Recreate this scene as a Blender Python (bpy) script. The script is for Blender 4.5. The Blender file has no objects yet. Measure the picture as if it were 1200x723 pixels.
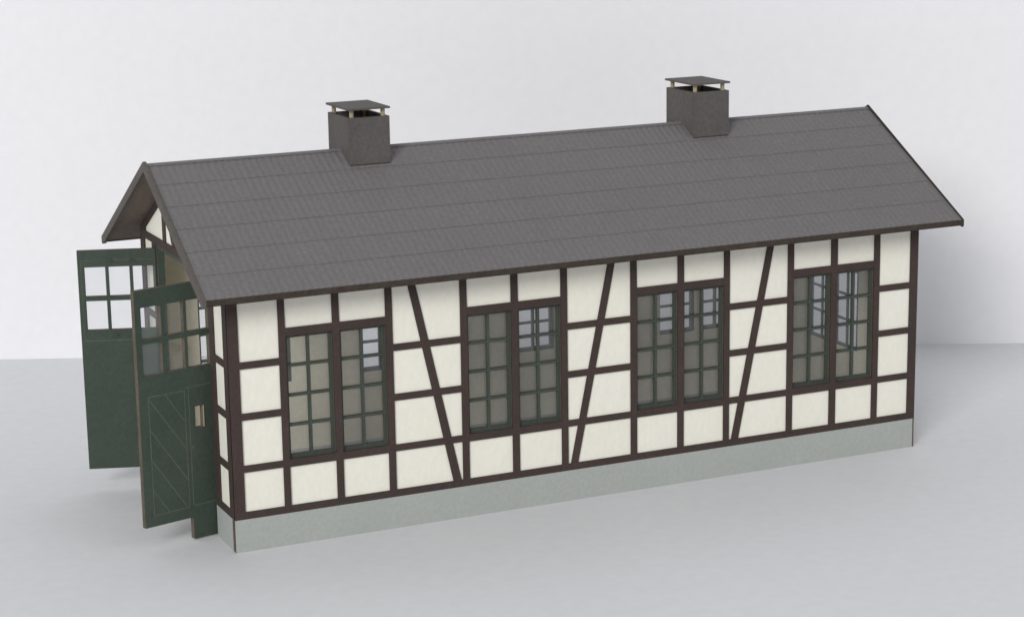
import bpy, bmesh, math, random
from mathutils import Vector, Matrix
random.seed(4)
K = 0.01                      # modelling units are centimetres, the scene is in metres
sc = bpy.context.scene

# ------------------------------------------------------------------ camera
cam_d = bpy.data.cameras.new('camera'); cam = bpy.data.objects.new('camera', cam_d)
sc.collection.objects.link(cam); sc.camera = cam
yaw, pitch, roll = 0.43166, 0.21898, -0.01532
fwd = Vector((math.sin(yaw)*math.cos(pitch), math.cos(yaw)*math.cos(pitch), -math.sin(pitch)))
rt = Vector((math.cos(yaw), -math.sin(yaw), 0)); up = rt.cross(fwd)
r2 = rt*math.cos(roll)+up*math.sin(roll); u2 = -rt*math.sin(roll)+up*math.cos(roll)
m = Matrix((r2, u2, -fwd)).transposed().to_4x4()
m.translation = Vector((-14.65194, -48.1788, 17.14556))*K
cam.matrix_world = m
cam_d.sensor_width = 36; cam_d.lens = 2503.77/1200*36
cam_d.clip_start = 0.01; cam_d.clip_end = 50

# ------------------------------------------------------------------ world and lamps
w = bpy.data.worlds.new('World'); sc.world = w; w.use_nodes = True
bg = w.node_tree.nodes['Background']
bg.inputs[0].default_value = (0.965, 0.98, 1.0, 1); bg.inputs[1].default_value = 0.37
sc.view_settings.view_transform = 'Standard'; sc.view_settings.look = 'None'
sc.view_settings.exposure = 0; sc.view_settings.gamma = 1

def area(name, loc, target, sx, sy, power, col):
    d = bpy.data.lights.new(name, 'AREA'); d.shape = 'RECTANGLE'; d.size = sx*K; d.size_y = sy*K
    d.energy = power; d.color = col
    o = bpy.data.objects.new(name, d); sc.collection.objects.link(o)
    o.location = Vector(loc)*K
    o.rotation_euler = (Vector(target)-Vector(loc)).to_track_quat('-Z', 'Y').to_euler()
    return o
area('window_light', (-160, -165, 114), (8, 6, 3), 85, 85, 39, (1.0, 0.985, 0.965))
area('fill_light', (100, -130, 120), (24, 15, 10), 120, 90, 2.5, (0.96, 0.98, 1.0))  # added fill from the right, brightens the low backdrop there

# ------------------------------------------------------------------ materials
def lin(c): return tuple(((v/255)/12.92 if v/255 <= .04045 else ((v/255+.055)/1.055)**2.4) for v in c)
def mat(name, col, rough=.85, var=.10, scale=900, bump=.15, scale2=60, var2=.06, stretch=(1, 1, 1), spec=.3, tint=None):
    mt = bpy.data.materials.new(name); mt.use_nodes = True
    nt = mt.node_tree; N = nt.nodes; L = nt.links
    b = N['Principled BSDF']; b.inputs['Roughness'].default_value = rough
    b.inputs['Specular IOR Level'].default_value = spec
    tc = N.new('ShaderNodeTexCoord'); mp = N.new('ShaderNodeMapping'); mp.inputs['Scale'].default_value = stretch
    L.new(tc.outputs['Object'], mp.inputs[0])
    n1 = N.new('ShaderNodeTexNoise'); n1.inputs['Scale'].default_value = scale; n1.inputs['Detail'].default_value = 5
    n2 = N.new('ShaderNodeTexNoise'); n2.inputs['Scale'].default_value = scale2; n2.inputs['Detail'].default_value = 6
    L.new(mp.outputs[0], n1.inputs[0]); L.new(mp.outputs[0], n2.inputs[0])
    def mr(src, v):
        r = N.new('ShaderNodeMapRange'); r.inputs[1].default_value = .3; r.inputs[2].default_value = .7
        r.inputs[3].default_value = 1-v; r.inputs[4].default_value = 1+v; L.new(src, r.inputs[0]); return r.outputs[0]
    mu = N.new('ShaderNodeMath'); mu.operation = 'MULTIPLY'
    L.new(mr(n1.outputs['Fac'], var), mu.inputs[0]); L.new(mr(n2.outputs['Fac'], var2), mu.inputs[1])
    vm = N.new('ShaderNodeVectorMath'); vm.operation = 'SCALE'; L.new(mu.outputs[0], vm.inputs['Scale'])
    if tint:
        mx = N.new('ShaderNodeMix'); mx.data_type = 'RGBA'
        mx.inputs[6].default_value = (*col, 1); mx.inputs[7].default_value = (*tint, 1)
        n3 = N.new('ShaderNodeTexNoise'); n3.inputs['Scale'].default_value = scale2*.7; n3.inputs['Detail'].default_value = 4
        L.new(tc.outputs['Object'], n3.inputs[0])
        cr = N.new('ShaderNodeMapRange'); cr.inputs[1].default_value = .45; cr.inputs[2].default_value = .75
        L.new(n3.outputs['Fac'], cr.inputs[0]); L.new(cr.outputs[0], mx.inputs[0]); L.new(mx.outputs[2], vm.inputs[0])
    else: vm.inputs[0].default_value = col
    L.new(vm.outputs[0], b.inputs['Base Color'])
    bp = N.new('ShaderNodeBump'); bp.inputs['Strength'].default_value = bump; bp.inputs['Distance'].default_value = .0003
    L.new(n1.outputs['Fac'], bp.inputs['Height']); L.new(bp.outputs[0], b.inputs['Normal'])
    return mt
M = dict(
    cream=mat('cream_card', lin((243, 241, 229)), .9, .02, 700, .4, 90, .012, (1, 1, .7), tint=lin((242, 239, 224))),
    inner=mat('grey_board_inside', lin((243, 237, 216)), .95, .05, 700, .3, 60, .05),
    timber=mat('dark_brown_card', lin((70, 58, 55)), .8, .10, 900, .3, 90, .10, tint=lin((65, 56, 53))),
    floor=mat('grey_floor_card', lin((196, 199, 203)), .8, .03, 600, .2, 60, .03),
    burnt=mat('charred_card_edge', lin((96, 87, 74)), .9, .2, 1200, .3, 200, .15),
    dark=mat('charred_dark_edge', lin((64, 56, 50)), .9, .2, 1200, .3, 200, .15),
    green=mat('green_card', lin((67, 78, 69)), .75, .10, 900, .3, 80, .10, tint=lin((62, 75, 66))),
    sash=mat('dark_green_card', lin((68, 75, 69)), .75, .10, 900, .3, 80, .10),
    line=mat('engraved_line', lin((92, 98, 86)), .9, .15, 1500, .2, 200, .15),
    plinth=mat('grey_plinth_card', lin((172, 176, 172)), .9, .05, 900, .4, 70, .02, tint=lin((170, 175, 170))),
    roof=mat('grey_roof_card', lin((115, 112, 113)), .85, .09, 1100, .5, 60, .02, tint=lin((112, 110, 111))),
    seam=mat('roof_seam', lin((104, 101, 101)), .9, .1, 1200, .2, 120, .1),
    barge=mat('roof_board', lin((93, 88, 83)), .85, .12, 900, .3, 90, .08),
    soffit=mat('roof_underside', lin((116, 104, 96)), .9, .12, 900, .3, 90, .10),
    chim=mat('chimney_card', lin((93, 90, 88)), .85, .12, 900, .4, 90, .08),
    post=mat('pale_wood_post', lin((168, 158, 132)), .8, .1, 900, .2, 120, .08),
    table=mat('white_table', lin((222, 223, 226)), .75, .02, 260, .15, 14, .012),
    wall=mat('white_backdrop', lin((243, 243, 246)), .95, .012, 300, .1, 9, .012),
)
g = bpy.data.materials.new('clear_film'); g.use_nodes = True
nt = g.node_tree; nt.nodes.clear(); out = nt.nodes.new('ShaderNodeOutputMaterial')
tr = nt.nodes.new('ShaderNodeBsdfTransparent'); tr.inputs[0].default_value = (.90, .905, .91, 1)
gl = nt.nodes.new('ShaderNodeBsdfGlossy'); gl.inputs['Roughness'].default_value = .08; gl.inputs[0].default_value = (.9, .93, 1, 1)
lw0 = nt.nodes.new('ShaderNodeLayerWeight'); pw = nt.nodes.new('ShaderNodeMath'); pw.operation = 'POWER'; pw.inputs[1].default_value = 4
nt.links.new(lw0.outputs['Facing'], pw.inputs[0]); lw0.inputs[0].default_value = .5
lw = nt.nodes.new('ShaderNodeMath'); lw.operation = 'MULTIPLY_ADD'; lw.inputs[1].default_value = .85; lw.inputs[2].default_value = .06
nt.links.new(pw.outputs[0], lw.inputs[0])
mx = nt.nodes.new('ShaderNodeMixShader')
nt.links.new(lw.outputs[0], mx.inputs[0]); nt.links.new(tr.outputs[0], mx.inputs[1]); nt.links.new(gl.outputs[0], mx.inputs[2])
df = nt.nodes.new('ShaderNodeBsdfDiffuse'); df.inputs[0].default_value = (.85, .86, .86, 1)      # milky haze mixed into the film to lift the dark interior
mx2 = nt.nodes.new('ShaderNodeMixShader'); mx2.inputs[0].default_value = .06
nt.links.new(mx.outputs[0], mx2.inputs[1]); nt.links.new(df.outputs[0], mx2.inputs[2])
nt.links.new(mx2.outputs[0], out.inputs[0]); M['glass'] = g

# ------------------------------------------------------------------ mesh helpers
class MB:
    def __init__(s, *mats): s.v = []; s.f = []; s.mi = []; s.mats = list(mats)
    def face(s, pts, mi=0):
        i = len(s.v); s.v += [Vector(p)*K for p in pts]; s.f.append(tuple(range(i, i+len(pts)))); s.mi.append(mi)
    def box(s, a, b, mi=0, mside=None):
        s.prism([(a[0], a[1]), (b[0], a[1]), (b[0], b[1]), (a[0], b[1])], a[2], b[2], lambda u, v, w: (u, v, w), mi, mside)
    def prism(s, poly, w0, w1, T, mi=0, mside=None):
        ms = mi if mside is None else mside
        s.face([T(u, v, w1) for u, v in poly], mi); s.face([T(u, v, w0) for u, v in reversed(poly)], mi)
        n = len(poly)
        for i in range(n):
            a, b = poly[i], poly[(i+1) % n]
            s.face([T(a[0], a[1], w0), T(b[0], b[1], w0), T(b[0], b[1], w1), T(a[0], a[1], w1)], ms)
    def sheet(s, us, vs, filled, w0, w1, T, mi=0, mside=None, mback=None):
        """flat card of thickness w0..w1 cut to the cells for which filled(u,v) holds"""
        ms = mi if mside is None else mside; mb = mi if mback is None else mback
        us = sorted(set(round(x, 4) for x in us)); vs = sorted(set(round(x, 4) for x in vs))
        F = [[filled((us[i]+us[i+1])/2, (vs[j]+vs[j+1])/2) for j in range(len(vs)-1)] for i in range(len(us)-1)]
        g = lambda i, j: 0 <= i < len(us)-1 and 0 <= j < len(vs)-1 and F[i][j]
        for i in range(len(us)-1):
            for j in range(len(vs)-1):
                if not F[i][j]: continue
                a, b, c, d = us[i], us[i+1], vs[j], vs[j+1]
                s.face([T(a, c, w1), T(b, c, w1), T(b, d, w1), T(a, d, w1)], mi)
                s.face([T(a, d, w0), T(b, d, w0), T(b, c, w0), T(a, c, w0)], mb)
                for (di, dj, p, q) in ((-1, 0, (a, d), (a, c)), (1, 0, (b, c), (b, d)), (0, -1, (a, c), (b, c)), (0, 1, (b, d), (a, d))):
                    if not g(i+di, j+dj):
                        s.face([T(*p, w0), T(*q, w0), T(*q, w1), T(*p, w1)], ms)
    def cyl(s, x, y, z0, z1, r, n=12, mi=0):
        P = [(x+r*math.cos(2*math.pi*i/n), y+r*math.sin(2*math.pi*i/n)) for i in range(n)]
        s.prism(P, z0, z1, lambda u, v, w: (u, v, w), mi)
    def build(s, name, parent=None, bevel=0):
        me = bpy.data.meshes.new(name); me.from_pydata(s.v, [], s.f)
        for mt in s.mats: me.materials.append(M[mt])
        for p, i in zip(me.polygons, s.mi): p.material_index = i
        bm = bmesh.new(); bm.from_mesh(me); bmesh.ops.remove_doubles(bm, verts=bm.verts, dist=1e-7)
        bmesh.ops.recalc_face_normals(bm, faces=bm.faces)
        if bevel:
            es = [e for e in bm.edges if len(e.link_faces) == 2 and e.calc_face_angle(0) > .6]
            bmesh.ops.bevel(bm, geom=es, offset=bevel*K, segments=1, affect='EDGES', clamp_overlap=True)
        bm.to_mesh(me); bm.free()
        o = bpy.data.objects.new(name, me); sc.collection.objects.link(o)
        if parent: o.parent = parent
        return o
def inr(rects, u, v): return any(a < u < b and c < v < d for a, b, c, d in rects)

# ------------------------------------------------------------------ the setting
# the backdrop stands square to the view, 0.25 m behind the front of the model
n = Vector((rt.x, rt.y)); p0 = Vector((-1.0, 22.98)); dwall = Vector((31.57, -14.45)).normalized()
nw = Vector((-dwall.y, dwall.x))
def TW(u, v, w): q = p0 + dwall*u + nw*w; return (q.x, q.y, v)
tb = MB('table')
c1, c2 = TW(-130, 0, -.003), TW(170, 0, -.003)
q1, q2 = TW(170, 0, -130), TW(-130, 0, -130)
NX = 1
tb.face([(q2[0], q2[1], 0), (q1[0], q1[1], 0), (c2[0], c2[1], 0), (c1[0], c1[1], 0)])
tb.face([(c1[0], c1[1], -2), (c2[0], c2[1], -2), (q1[0], q1[1], -2), (q2[0], q2[1], -2)])
Q = [q2, q1, c2, c1]
for i in range(4):
    a, b = Q[i], Q[(i+1) % 4]
    tb.face([(a[0], a[1], -2), (b[0], b[1], -2), (b[0], b[1], 0), (a[0], a[1], 0)])
o = tb.build('table'); o['kind'] = 'structure'
bd = MB('wall')
bd.prism([(-130, -2), (170, -2), (170, 110), (-130, 110)], 0, 2, TW)
o = bd.build('backdrop'); o['kind'] = 'structure'

# ------------------------------------------------------------------ the model shed
L, W = 20.0, 7.54
ZP, ZW = .83, 6.75           # plinth top, top of the long walls under the eave
RIDGE, SL = 9.20, .557       # ridge height, roof slope
HALF = W/2
OY, OXL, OXR = .90, .74, .77
def roofz(y): return RIDGE - SL*abs(y-HALF)
shed = bpy.data.objects.new('model_engine_shed', None); sc.collection.objects.link(shed)
shed.location = (0, 0, 0)
shed['label'] = 'card model of a half-timbered engine shed with grey roof, two chimneys and open green doors'
shed['category'] = 'model building'

# openings of one window pair: (u0, u1) of every sash, z range
ZS0, ZS1 = 2.19, 5.30
sash_u = [(1.47, 2.69), (2.87, 4.09), (6.29, 7.52), (7.71, 8.93), (11.14, 12.37), (12.55, 13.78), (15.95, 17.15), (17.35, 18.55)]
posts = [(0, .28), (1.30, 1.47), (2.69, 2.87), (4.09, 4.27), (6.11, 6.29), (7.52, 7.71), (8.93, 9.11), (10.96, 11.14), (12.37, 12.55),
         (13.78, 13.95), (15.77, 15.95), (17.15, 17.35), (18.55, 18.73), (19.75, 20.0)]
OPENINGS = [(a, b, ZS0, ZS1) for a, b in sash_u]
TRECTS = [(a, b, ZP, ZW) for a, b in posts]
TRECTS += [(0, L, ZP, 1.01), (0, L, 6.62, ZW)]
for a, b in ((1.30, 4.27), (6.11, 9.11), (10.96, 13.95), (15.77, 18.73)): TRECTS += [(a, b, 5.30, 5.50), (a, b, 2.0, 2.19)]
for a, b in ((0, 1.47), (4.09, 6.29), (8.93, 11.14), (13.78, 15.95), (18.55, L)):
    for z in (4.69, 3.41, 2.10): TRECTS.append((a, b, z-.085, z+.085))
braces = [((4.62, 4.82), (5.84, 6.06)), ((10.38, 10.58), (9.19, 9.39)), ((15.20, 15.40), (14.03, 14.24))]

def sash(T, u0, u1, depth_w, th=.10):
    """green window sash filling an opening, glazed with clear film"""
    s = MB('sash', 'dark'); f = .07; h = .034; fb = .095
    um = (u0+u1)/2; zb = [3.03, 3.78, 4.53]
    us = [u0, u0+f, um-h, um+h, u1-f, u1]; vs = [ZS0, ZS0+fb, ZS1-f, ZS1]
    for z in zb: vs += [z-h, z+h]
    bars = [(u0, u0+f, ZS0, ZS1), (u1-f, u1, ZS0, ZS1), (u0, u1, ZS0, ZS0+fb), (u0, u1, ZS1-f, ZS1), (um-h, um+h, ZS0, ZS1)]
    bars += [(u0, u1, z-h, z+h) for z in zb]
    s.sheet(us, vs, lambda u, v: inr(bars, u, v), depth_w-th, depth_w, T, 0, 0)
    w_ = s.build('window', shed)
    p = MB('glass'); e = .03
    p.face([T(u0+e, ZS0+e, depth_w-th-.012), T(u1-e, ZS0+e, depth_w-th-.012), T(u1-e, ZS1-e, depth_w-th-.012), T(u0+e, ZS1-e, depth_w-th-.012)])
    p.build('pane', w_)
    return w_

def long_wall(T, dx=0, name='wall', sd=-.10):
    off = lambda x: 0 if dx == 0 else (-.03 if x < 5 else dx)
    sh = lambda x: x if x < .01 or x > L-.01 else x+off(x)
    trects = [(sh(a), sh(b), c, d) for a, b, c, d in TRECTS]; openings = [(a+off(a), b+off(a), c, d) for a, b, c, d in OPENINGS]
    us = [0.06, L-.06]+[x for o in openings for x in o[:2]]; vs = [.2, ZW]+[ZS0, ZS1]
    c = MB('cream', 'burnt', 'inner')
    c.sheet(us, vs, lambda u, v: not inr(openings, u, v), -.22, -.045, T, 0, 1, 2)
    wall = c.build(name, shed)
    t = MB('timber', 'dark')
    us = [x for r in trects for x in r[:2]]; vs = [x for r in trects for x in r[2:]]
    t.sheet(us, vs, lambda u, v: inr(trects, u, v) and not inr(openings, u, v), -.05, 0, T, 0, 1)
    for (ta, tb_), (ba, bb) in braces:
        t.prism([(ba, 1.0), (bb, 1.0), (tb_, 6.63), (ta, 6.63)], -.05, -.006, T, 0, 1)
    t.build('timber_frame', wall)
    for a, b in sash_u: sash(T, a+off(a), b+off(a), sd)
TF = lambda u, v, w: (u, -w, v)              # front: outward is -y
TR = lambda u, v, w: (u, W+w, v)             # rear: outward is +y
long_wall(TF); long_wall(TR, -.11, sd=-.012)

# gables: u = y
TL = lambda u, v, w: (-w, u, v)
TG = lambda u, v, w: (L+w, u, v)
UNDER = .14
def gable(T, door):
    top = lambda u: roofz(u)-UNDER
    D0, D1, DZ = 1.50, 6.10, 6.70
    if door:
        wins = []
        holes = [(D0, D1, 0, DZ)]
    else:
        wins = [(2.75, 3.90), (4.08, 5.25)]
        holes = [(a, b, ZS0, ZS1) for a, b in wins]
    c = MB('cream', 'burnt', 'inner')
    us = [.22, W-.22]+[x for h in holes for x in h[:2]]; vs = [.2, 6.7]+[ZS0, ZS1, DZ]
    c.sheet(us, vs, lambda u, v: not inr(holes, u, v), -.22 if door else -.10, -.045, T, 0, 1, 2)
    c.prism([(.22, 6.7), (W-.22, 6.7), (W-.22, top(W-.22)), (HALF, top(HALF)), (.22, top(.22))], -.22, -.045, T, 0, 2)
    wall = c.build('wall', shed)
    t = MB('timber', 'dark')
    if door:
        R = [(0.005, .38, ZP, 6.70), (W-.36, W-.005, ZP, 6.70), (1.15, D0, ZP, 6.70), (D1, 6.42, ZP, 6.70)]
        for z in (4.69, 3.41, 2.10): R += [(.005, D0, z-.085, z+.085), (D1, W-.005, z-.085, z+.085)]
        R += [(.005, D0, ZP, 1.01), (D1, W-.005, ZP, 1.01)]
    else:
        R = [(0.005, .28, ZP, 6.7), (W-.28, W-.005, ZP, 6.7), (.005, W-.005, ZP, 1.01), (2.57, 2.75, ZP, 6.7), (3.90, 4.08, ZP, 6.7), (5.25, 5.43, ZP, 6.7),
             (2.57, 5.43, 5.30, 5.50), (2.57, 5.43, 2.0, 2.19)]
        for z in (4.69, 3.41, 2.10): R += [(.005, 2.75, z-.085, z+.085), (5.25, W-.005, z-.085, z+.085)]
    us = [x for r in R for x in r[:2]]+[x for h in holes for x in h[:2]]; vs = [x for r in R for x in r[2:]]+[DZ, ZS0, ZS1]
    t.sheet(us, vs, lambda u, v: inr(R, u, v) and not inr(holes, u, v), -.05, 0, T, 0, 1)
    # tie beam, rafters and posts of the triangle
    t.prism([(.005, 6.702), (W-.005, 6.702), (W-.005, 6.90), (.005, 6.90)], -.05, .002, T, 0, 1)
    rz = .24
    for s_ in (lambda u: u, lambda u: W-u):
        t.prism([(s_(.005), 6.903), (s_(.50), 6.903), (s_(.50), top(.50)-.004), (s_(.005), top(.005)-.004)], -.05, -.002, T, 0, 1)
        t.prism([(s_(.502), top(.502)-rz), (s_(HALF), top(HALF)-rz), (s_(HALF), top(HALF)-.004), (s_(.502), top(.502)-.004)], -.05, -.004, T, 0, 1)
        t.prism([(s_(2.20), 6.9), (s_(2.45), 6.9), (s_(2.45), top(2.45)-.1), (s_(2.20), top(2.20)-.1)], -.05, -.008, T, 0, 1)
        t.prism([(s_(3.06), 6.9), (s_(3.28), 6.9), (s_(2.64), 7.92), (s_(2.44), 7.92)], -.05, -.010, T, 0, 1)
    t.build('timber_frame', wall)
    for a, b in wins: sash(T, a, b, -.045, .055)
    return wall
gw = gable(TL, True); gable(TG, False)

# plinth: one card per side, charred ends showing at the corners
pl = MB('plinth', 'burnt')
pl.box((0, 0.004, 0), (L-.05, .20, ZP-.002), 0)
pl.box((0, W-.20, 0), (L-.05, W-.004, ZP-.002), 0)
pl.box((L-.048, .004, 0), (L, W-.004, ZP-.002), 1)
pl.box((0.0, .202, 0), (.2, 1.50, ZP-.002), 0); pl.box((0.0, 6.10, 0), (.2, W-.202, ZP-.002), 0)
pl.box((-.003, 0.0045, .004), (.0, .205, ZP-.006), 1)
pl.build('plinth', shed)
fl = MB('floor'); fl.box((.22, .22, .02), (L-.22, W-.22, .20)); fl.build('floor', shed)

cl = MB('inner'); cl.box((.23, .23, 6.78), (L-.23, W-.23, 6.84)); cl.build('bounce_ceiling', shed)  # unseen cream card, added to bounce light around the interior
# green frame lining the door opening
fr = MB('green', 'burnt')
TLf = lambda u, v, w: (w, u, v)
fr.sheet([1.503, 1.62, 5.98, 6.097], [.2, 6.59, 6.697], lambda u, v: u < 1.62 or u > 5.98 or v > 6.59, .03, .21, TLf, 0, 0)
fr.build('door_frame', shed)

# ------------------------------------------------------------------ doors
def door(free, hinge, outer_sign, z0, z1, herring):
    a = Vector(free); b = Vector(hinge); e = (b-a); ln = e.length; e.normalize()
    nn = Vector((e.y, -e.x))                 # points to -y side (towards the camera)
    th = .14; rs_ = .09 if herring else .15
    def T(u, v, w): q = a+e*u+nn*w; return (q.x, q.y, v)
    us = [0, .17, .72, .80, 1.35, 1.43, ln-rs_, ln]
    gz0, gz1, gm0, gm1 = 4.42, 6.12, 5.21, 5.33
    vs = [z0, z1, gz0, gz1, gm0, gm1]
    holes = [(u0, u1, v0, v1) for u0, u1 in ((.17, .72), (.80, 1.35), (1.43, ln-rs_)) for v0, v1 in ((gz0, gm0), (gm1, gz1))]
    s = MB('green', 'burnt', 'line')
    wick = (1.55, 1.77, 2.87, 3.42)
    hs = list(holes)
    u_x, v_x = [], []
    if herring:
        hs.append(wick); u_x = [1.55, 1.77, 1.36]; v_x = [2.87, 3.42, .04]
        low = lambda u, v: v < z0 and u < 1.36
        s.sheet(us+u_x, vs+v_x, lambda u, v: not inr(hs, u, v) and not low(u, v), -th, 0, T, 0, 1)
    else:
        s.sheet(us, vs, lambda u, v: not inr(hs, u, v), -th, 0, T, 0, 1)
    def ln_(p, q, wd=.024):
        p = Vector(p); q = Vector(q); d = (q-p).normalized(); m_ = Vector((-d.y, d.x))*wd/2
        s.prism([tuple(p-m_), tuple(q-m_), tuple(q+m_), tuple(p+m_)], -.004, .0025+random.random()*.0012, T, 2)
    if herring:
        # engraved lines: board field with diagonal boards, wicket door
        X0, X1, Z0, Z1 = .26, 1.27, .88, 3.88
        for p, q in (((X0, Z0), (X0, Z1)), ((X1, Z0), (X1, Z1)), ((X0, Z0), (X1, Z0)), ((X0, Z1), (X1, Z1))): ln_(p, q)
        for (p, q) in (((.72, 3.88), (X1, 3.07)), ((X0, 3.84), (X1, 2.37)), ((X0, 3.06), (X1, 1.58)), ((X0, 2.30), (1.22, .88)), ((X0, 1.53), (.70, .88))): ln_(p, q)
        ln_((1.385, .90), (1.385, 3.92)); ln_((1.385, .90), (ln-.02, .90)); ln_((1.30, 3.94), (ln-.02, 3.94))
        ln_((1.43, 2.40), (1.47, 2.40), .10)
    else:
        ln_((.08, 4.13), (ln-.1, 4.13)); ln_((.09, 4.13), (.09, 6.3), .014); ln_((.09, 6.3), (ln-.13, 6.3), .014)
        ln_((ln-.08, .9), (ln-.08, 6.3), .014)
    d = s.build('door', shed)
    for (u0, u1, v0, v1) in holes:
        p = MB('glass'); w0 = -th*.5
        p.face([T(u0-.0, v0, w0), T(u1, v0, w0), T(u1, v1, w0), T(u0, v1, w0)]); p.build('pane', d)
    if not herring:
        for uu, zz in ((.82, 6.30), (1.42, 6.27), (.9, 4.27)):
            k = MB('sash'); k.prism([(uu-.11, zz-.03), (uu+.11, zz-.045), (uu+.06, zz+.04), (uu-.05, zz+.035)], .0, .03, T); k.build('latch', d)
    else:
        k = MB('post'); k.prism([(1.772, 2.87), (1.795, 2.87), (1.795, 3.42), (1.772, 3.42)], -.0, .02, T); k.build('window_trim', d)
    for zz in (1.6, 3.6, 5.9):
        hm = MB('dark'); hm.cyl(b.x+.02, b.y, zz-.12, zz+.12, .035); hm.build('hinge', d)
    return d
dn = door((-1.935, 1.115), (.13, 1.665), 1, .60, 6.55, True)
dr = door((-1.925, 6.805), (.12, 6.10), 1, .60, 6.57, False)

# ------------------------------------------------------------------ roof
XA, XB = -OXL, L+OXR
YE0 = -OY
rows = 6
TH = .13
def slope(mirror):
    r = MB('roof', 'seam', 'soffit')
    nrib = 118; per = 6; nx = nrib*per
    ylen = HALF-YE0
    f = (lambda y: W-y) if mirror else (lambda y: y)
    cosn = 1/math.sqrt(1+SL*SL)
    def pt(x, s, h):    # s: 0 at ridge .. 1 at eave, h above the sheet along its normal
        y = HALF-ylen*s; z = RIDGE-SL*(ylen*s)
        y -= h*SL*cosn; z += h*cosn
        return (x, f(y), z)
    prof = []
    for i in range(nx+1):
        x = XA+(XB-XA)*i/nx; ph = 2*math.pi*i/per
        prof.append((x, 0.005*math.sin(ph)-.012))
    for k in range(rows):
        s0 = k/rows; s1 = (k+1)/rows
        a_, b_ = -.006, .004       # each course tucked under the one above, lifting at its lower edge
        jit = random.uniform(-.002, .002)
        for i in range(nx):
            x0, h0 = prof[i]; x1, h1 = prof[i+1]
            r.face([pt(x0, s1, h0+b_), pt(x1, s1, h1+b_), pt(x1, s0, h1+a_), pt(x0, s0, h0+a_)], 0)
            r.face([pt(x0, s1, h0+b_), pt(x0, s1, h0+a_-.002), pt(x1, s1, h1+a_-.002), pt(x1, s1, h1+b_)], 1)
    # card below
    A = -.055; B = -TH
    q = lambda x, s, h: pt(x, s, h)
    r.face([q(XA, 0, B), q(XB, 0, B), q(XB, 1, B), q(XA, 1, B)], 2)
    r.face([q(XA, 1, B), q(XB, 1, B), q(XB, 1, -.02), q(XA, 1, -.02)], 1)
    r.face([q(XA, 0, B), q(XA, 1, B), q(XA, 1, -.02), q(XA, 0, -.02)], 1)
    r.face([q(XB, 0, B), q(XB, 1, B), q(XB, 1, -.02), q(XB, 0, -.02)], 1)
    return r
r1 = slope(False); roof_front = r1.build('roof', shed)
r2_ = slope(True); roof_rear = r2_.build('roof', shed)
# ridge strip, verge boards and eave boards
rs = MB('roof'); rs.prism([(HALF-.10, RIDGE-.056), (HALF, RIDGE+.004), (HALF+.10, RIDGE-.056), (HALF, RIDGE-.05)], XA, XB, lambda u, v, w: (w, u, v)); rs.build('ridge_strip', roof_front)
for mir, ro in ((False, roof_front), (True, roof_rear)):
    f = (lambda y: W-y) if mir else (lambda y: y)
    for x0, x1, mb_ in ((XA-.09, XA-.001, 'barge'), (XB+.001, XB+.05, 'dark')):
        e = MB(mb_, 'dark')
        y0 = YE0-.03; up_, dn_ = .035, .20
        zz = lambda y: RIDGE-SL*(HALF-y)
        e.prism([(f(y0), zz(y0)+up_-.02), (f(HALF), zz(HALF)+up_+.02), (f(HALF), zz(HALF)-dn_), (f(y0+.13), zz(y0)-dn_+.03), (f(y0+.02), zz(y0)-.19), (f(y0), zz(y0)-.14)],
                x0, x1, lambda u, v, w: (w, u, v), 0, 0)
        e.build('verge_board', ro)
    e = MB('dark'); zz = RIDGE-SL*(HALF-YE0)
    e.prism([(f(YE0-.028), zz-.15), (f(YE0-.002), zz-.17), (f(YE0-.002), zz-.012), (f(YE0-.028), zz-.03)], XA, XB, lambda u, v, w: (w, u, v))
    e.build('eave_board', ro)

# ------------------------------------------------------------------ chimneys
def chimney(x0, w_, ya, yb, ztop, rot):
    x1 = x0+w_; t = .09; o_ = .055
    c = MB('chim', 'burnt', 'dark')
    zf = roofz(ya)+.003; zr = RIDGE+.02
    # four cards; the bottoms follow the roof slope
    prof = [(ya, roofz(ya)-.01), (HALF, RIDGE-.01), (yb, roofz(yb)-.01), (yb, ztop), (ya, ztop)]
    TX = lambda u, v, w: (w, u, v)
    c.prism(prof, x0, x0+t, TX, 0, 1); c.prism(prof, x1-t, x1, TX, 0, 1)
    c.box((x0+t+.001, ya+.002, roofz(ya)-.02), (x1-t-.001, ya+t, ztop-.002), 0)
    c.box((x0+t+.001, yb-t, roofz(yb)-.02), (x1-t-.001, yb-.002, ztop-.002), 0)
    c.box((x0-.004, ya-.035, roofz(ya)-.04), (x1+.004, ya-.001, ztop), 0, 0)
    c.box((x0-.012, ya-.031, roofz(ya)+.01), (x0-.0045, ya-.003, ztop-.003), 1, 1)   # front facing card
    c.box((x0+.01, ya-.045, roofz(ya)-.03), (x1-.01, ya-.036, roofz(ya)-.004), 2)
    ch = c.build('chimney', shed)
    inn = MB('dark'); inn.box((x0+t+.01, ya+t+.01, ztop-.42), (x1-t-.01, yb-t-.01, ztop-.38)); inn.build('flue_floor', ch)
    for px in (x0+.13, x1-.13):
        for py in (ya+.10, yb-.12):
            p = MB('post'); p.cyl(px, py, ztop-.3, ztop+.20, .058, 14); p.build('cap_post', ch)
    cp = MB('chim', 'barge')
    cp.box((x0-.045, ya-.085, ztop+.20), (x1+.01, yb+.01, ztop+.25), 0, 1)
    k = cp.build('chimney_cap', ch)
chimney(4.44, 1.12, 3.14, 4.66, 10.05, 0)
chimney(14.57, 1.13, 3.12, 4.62, 10.07, 0)
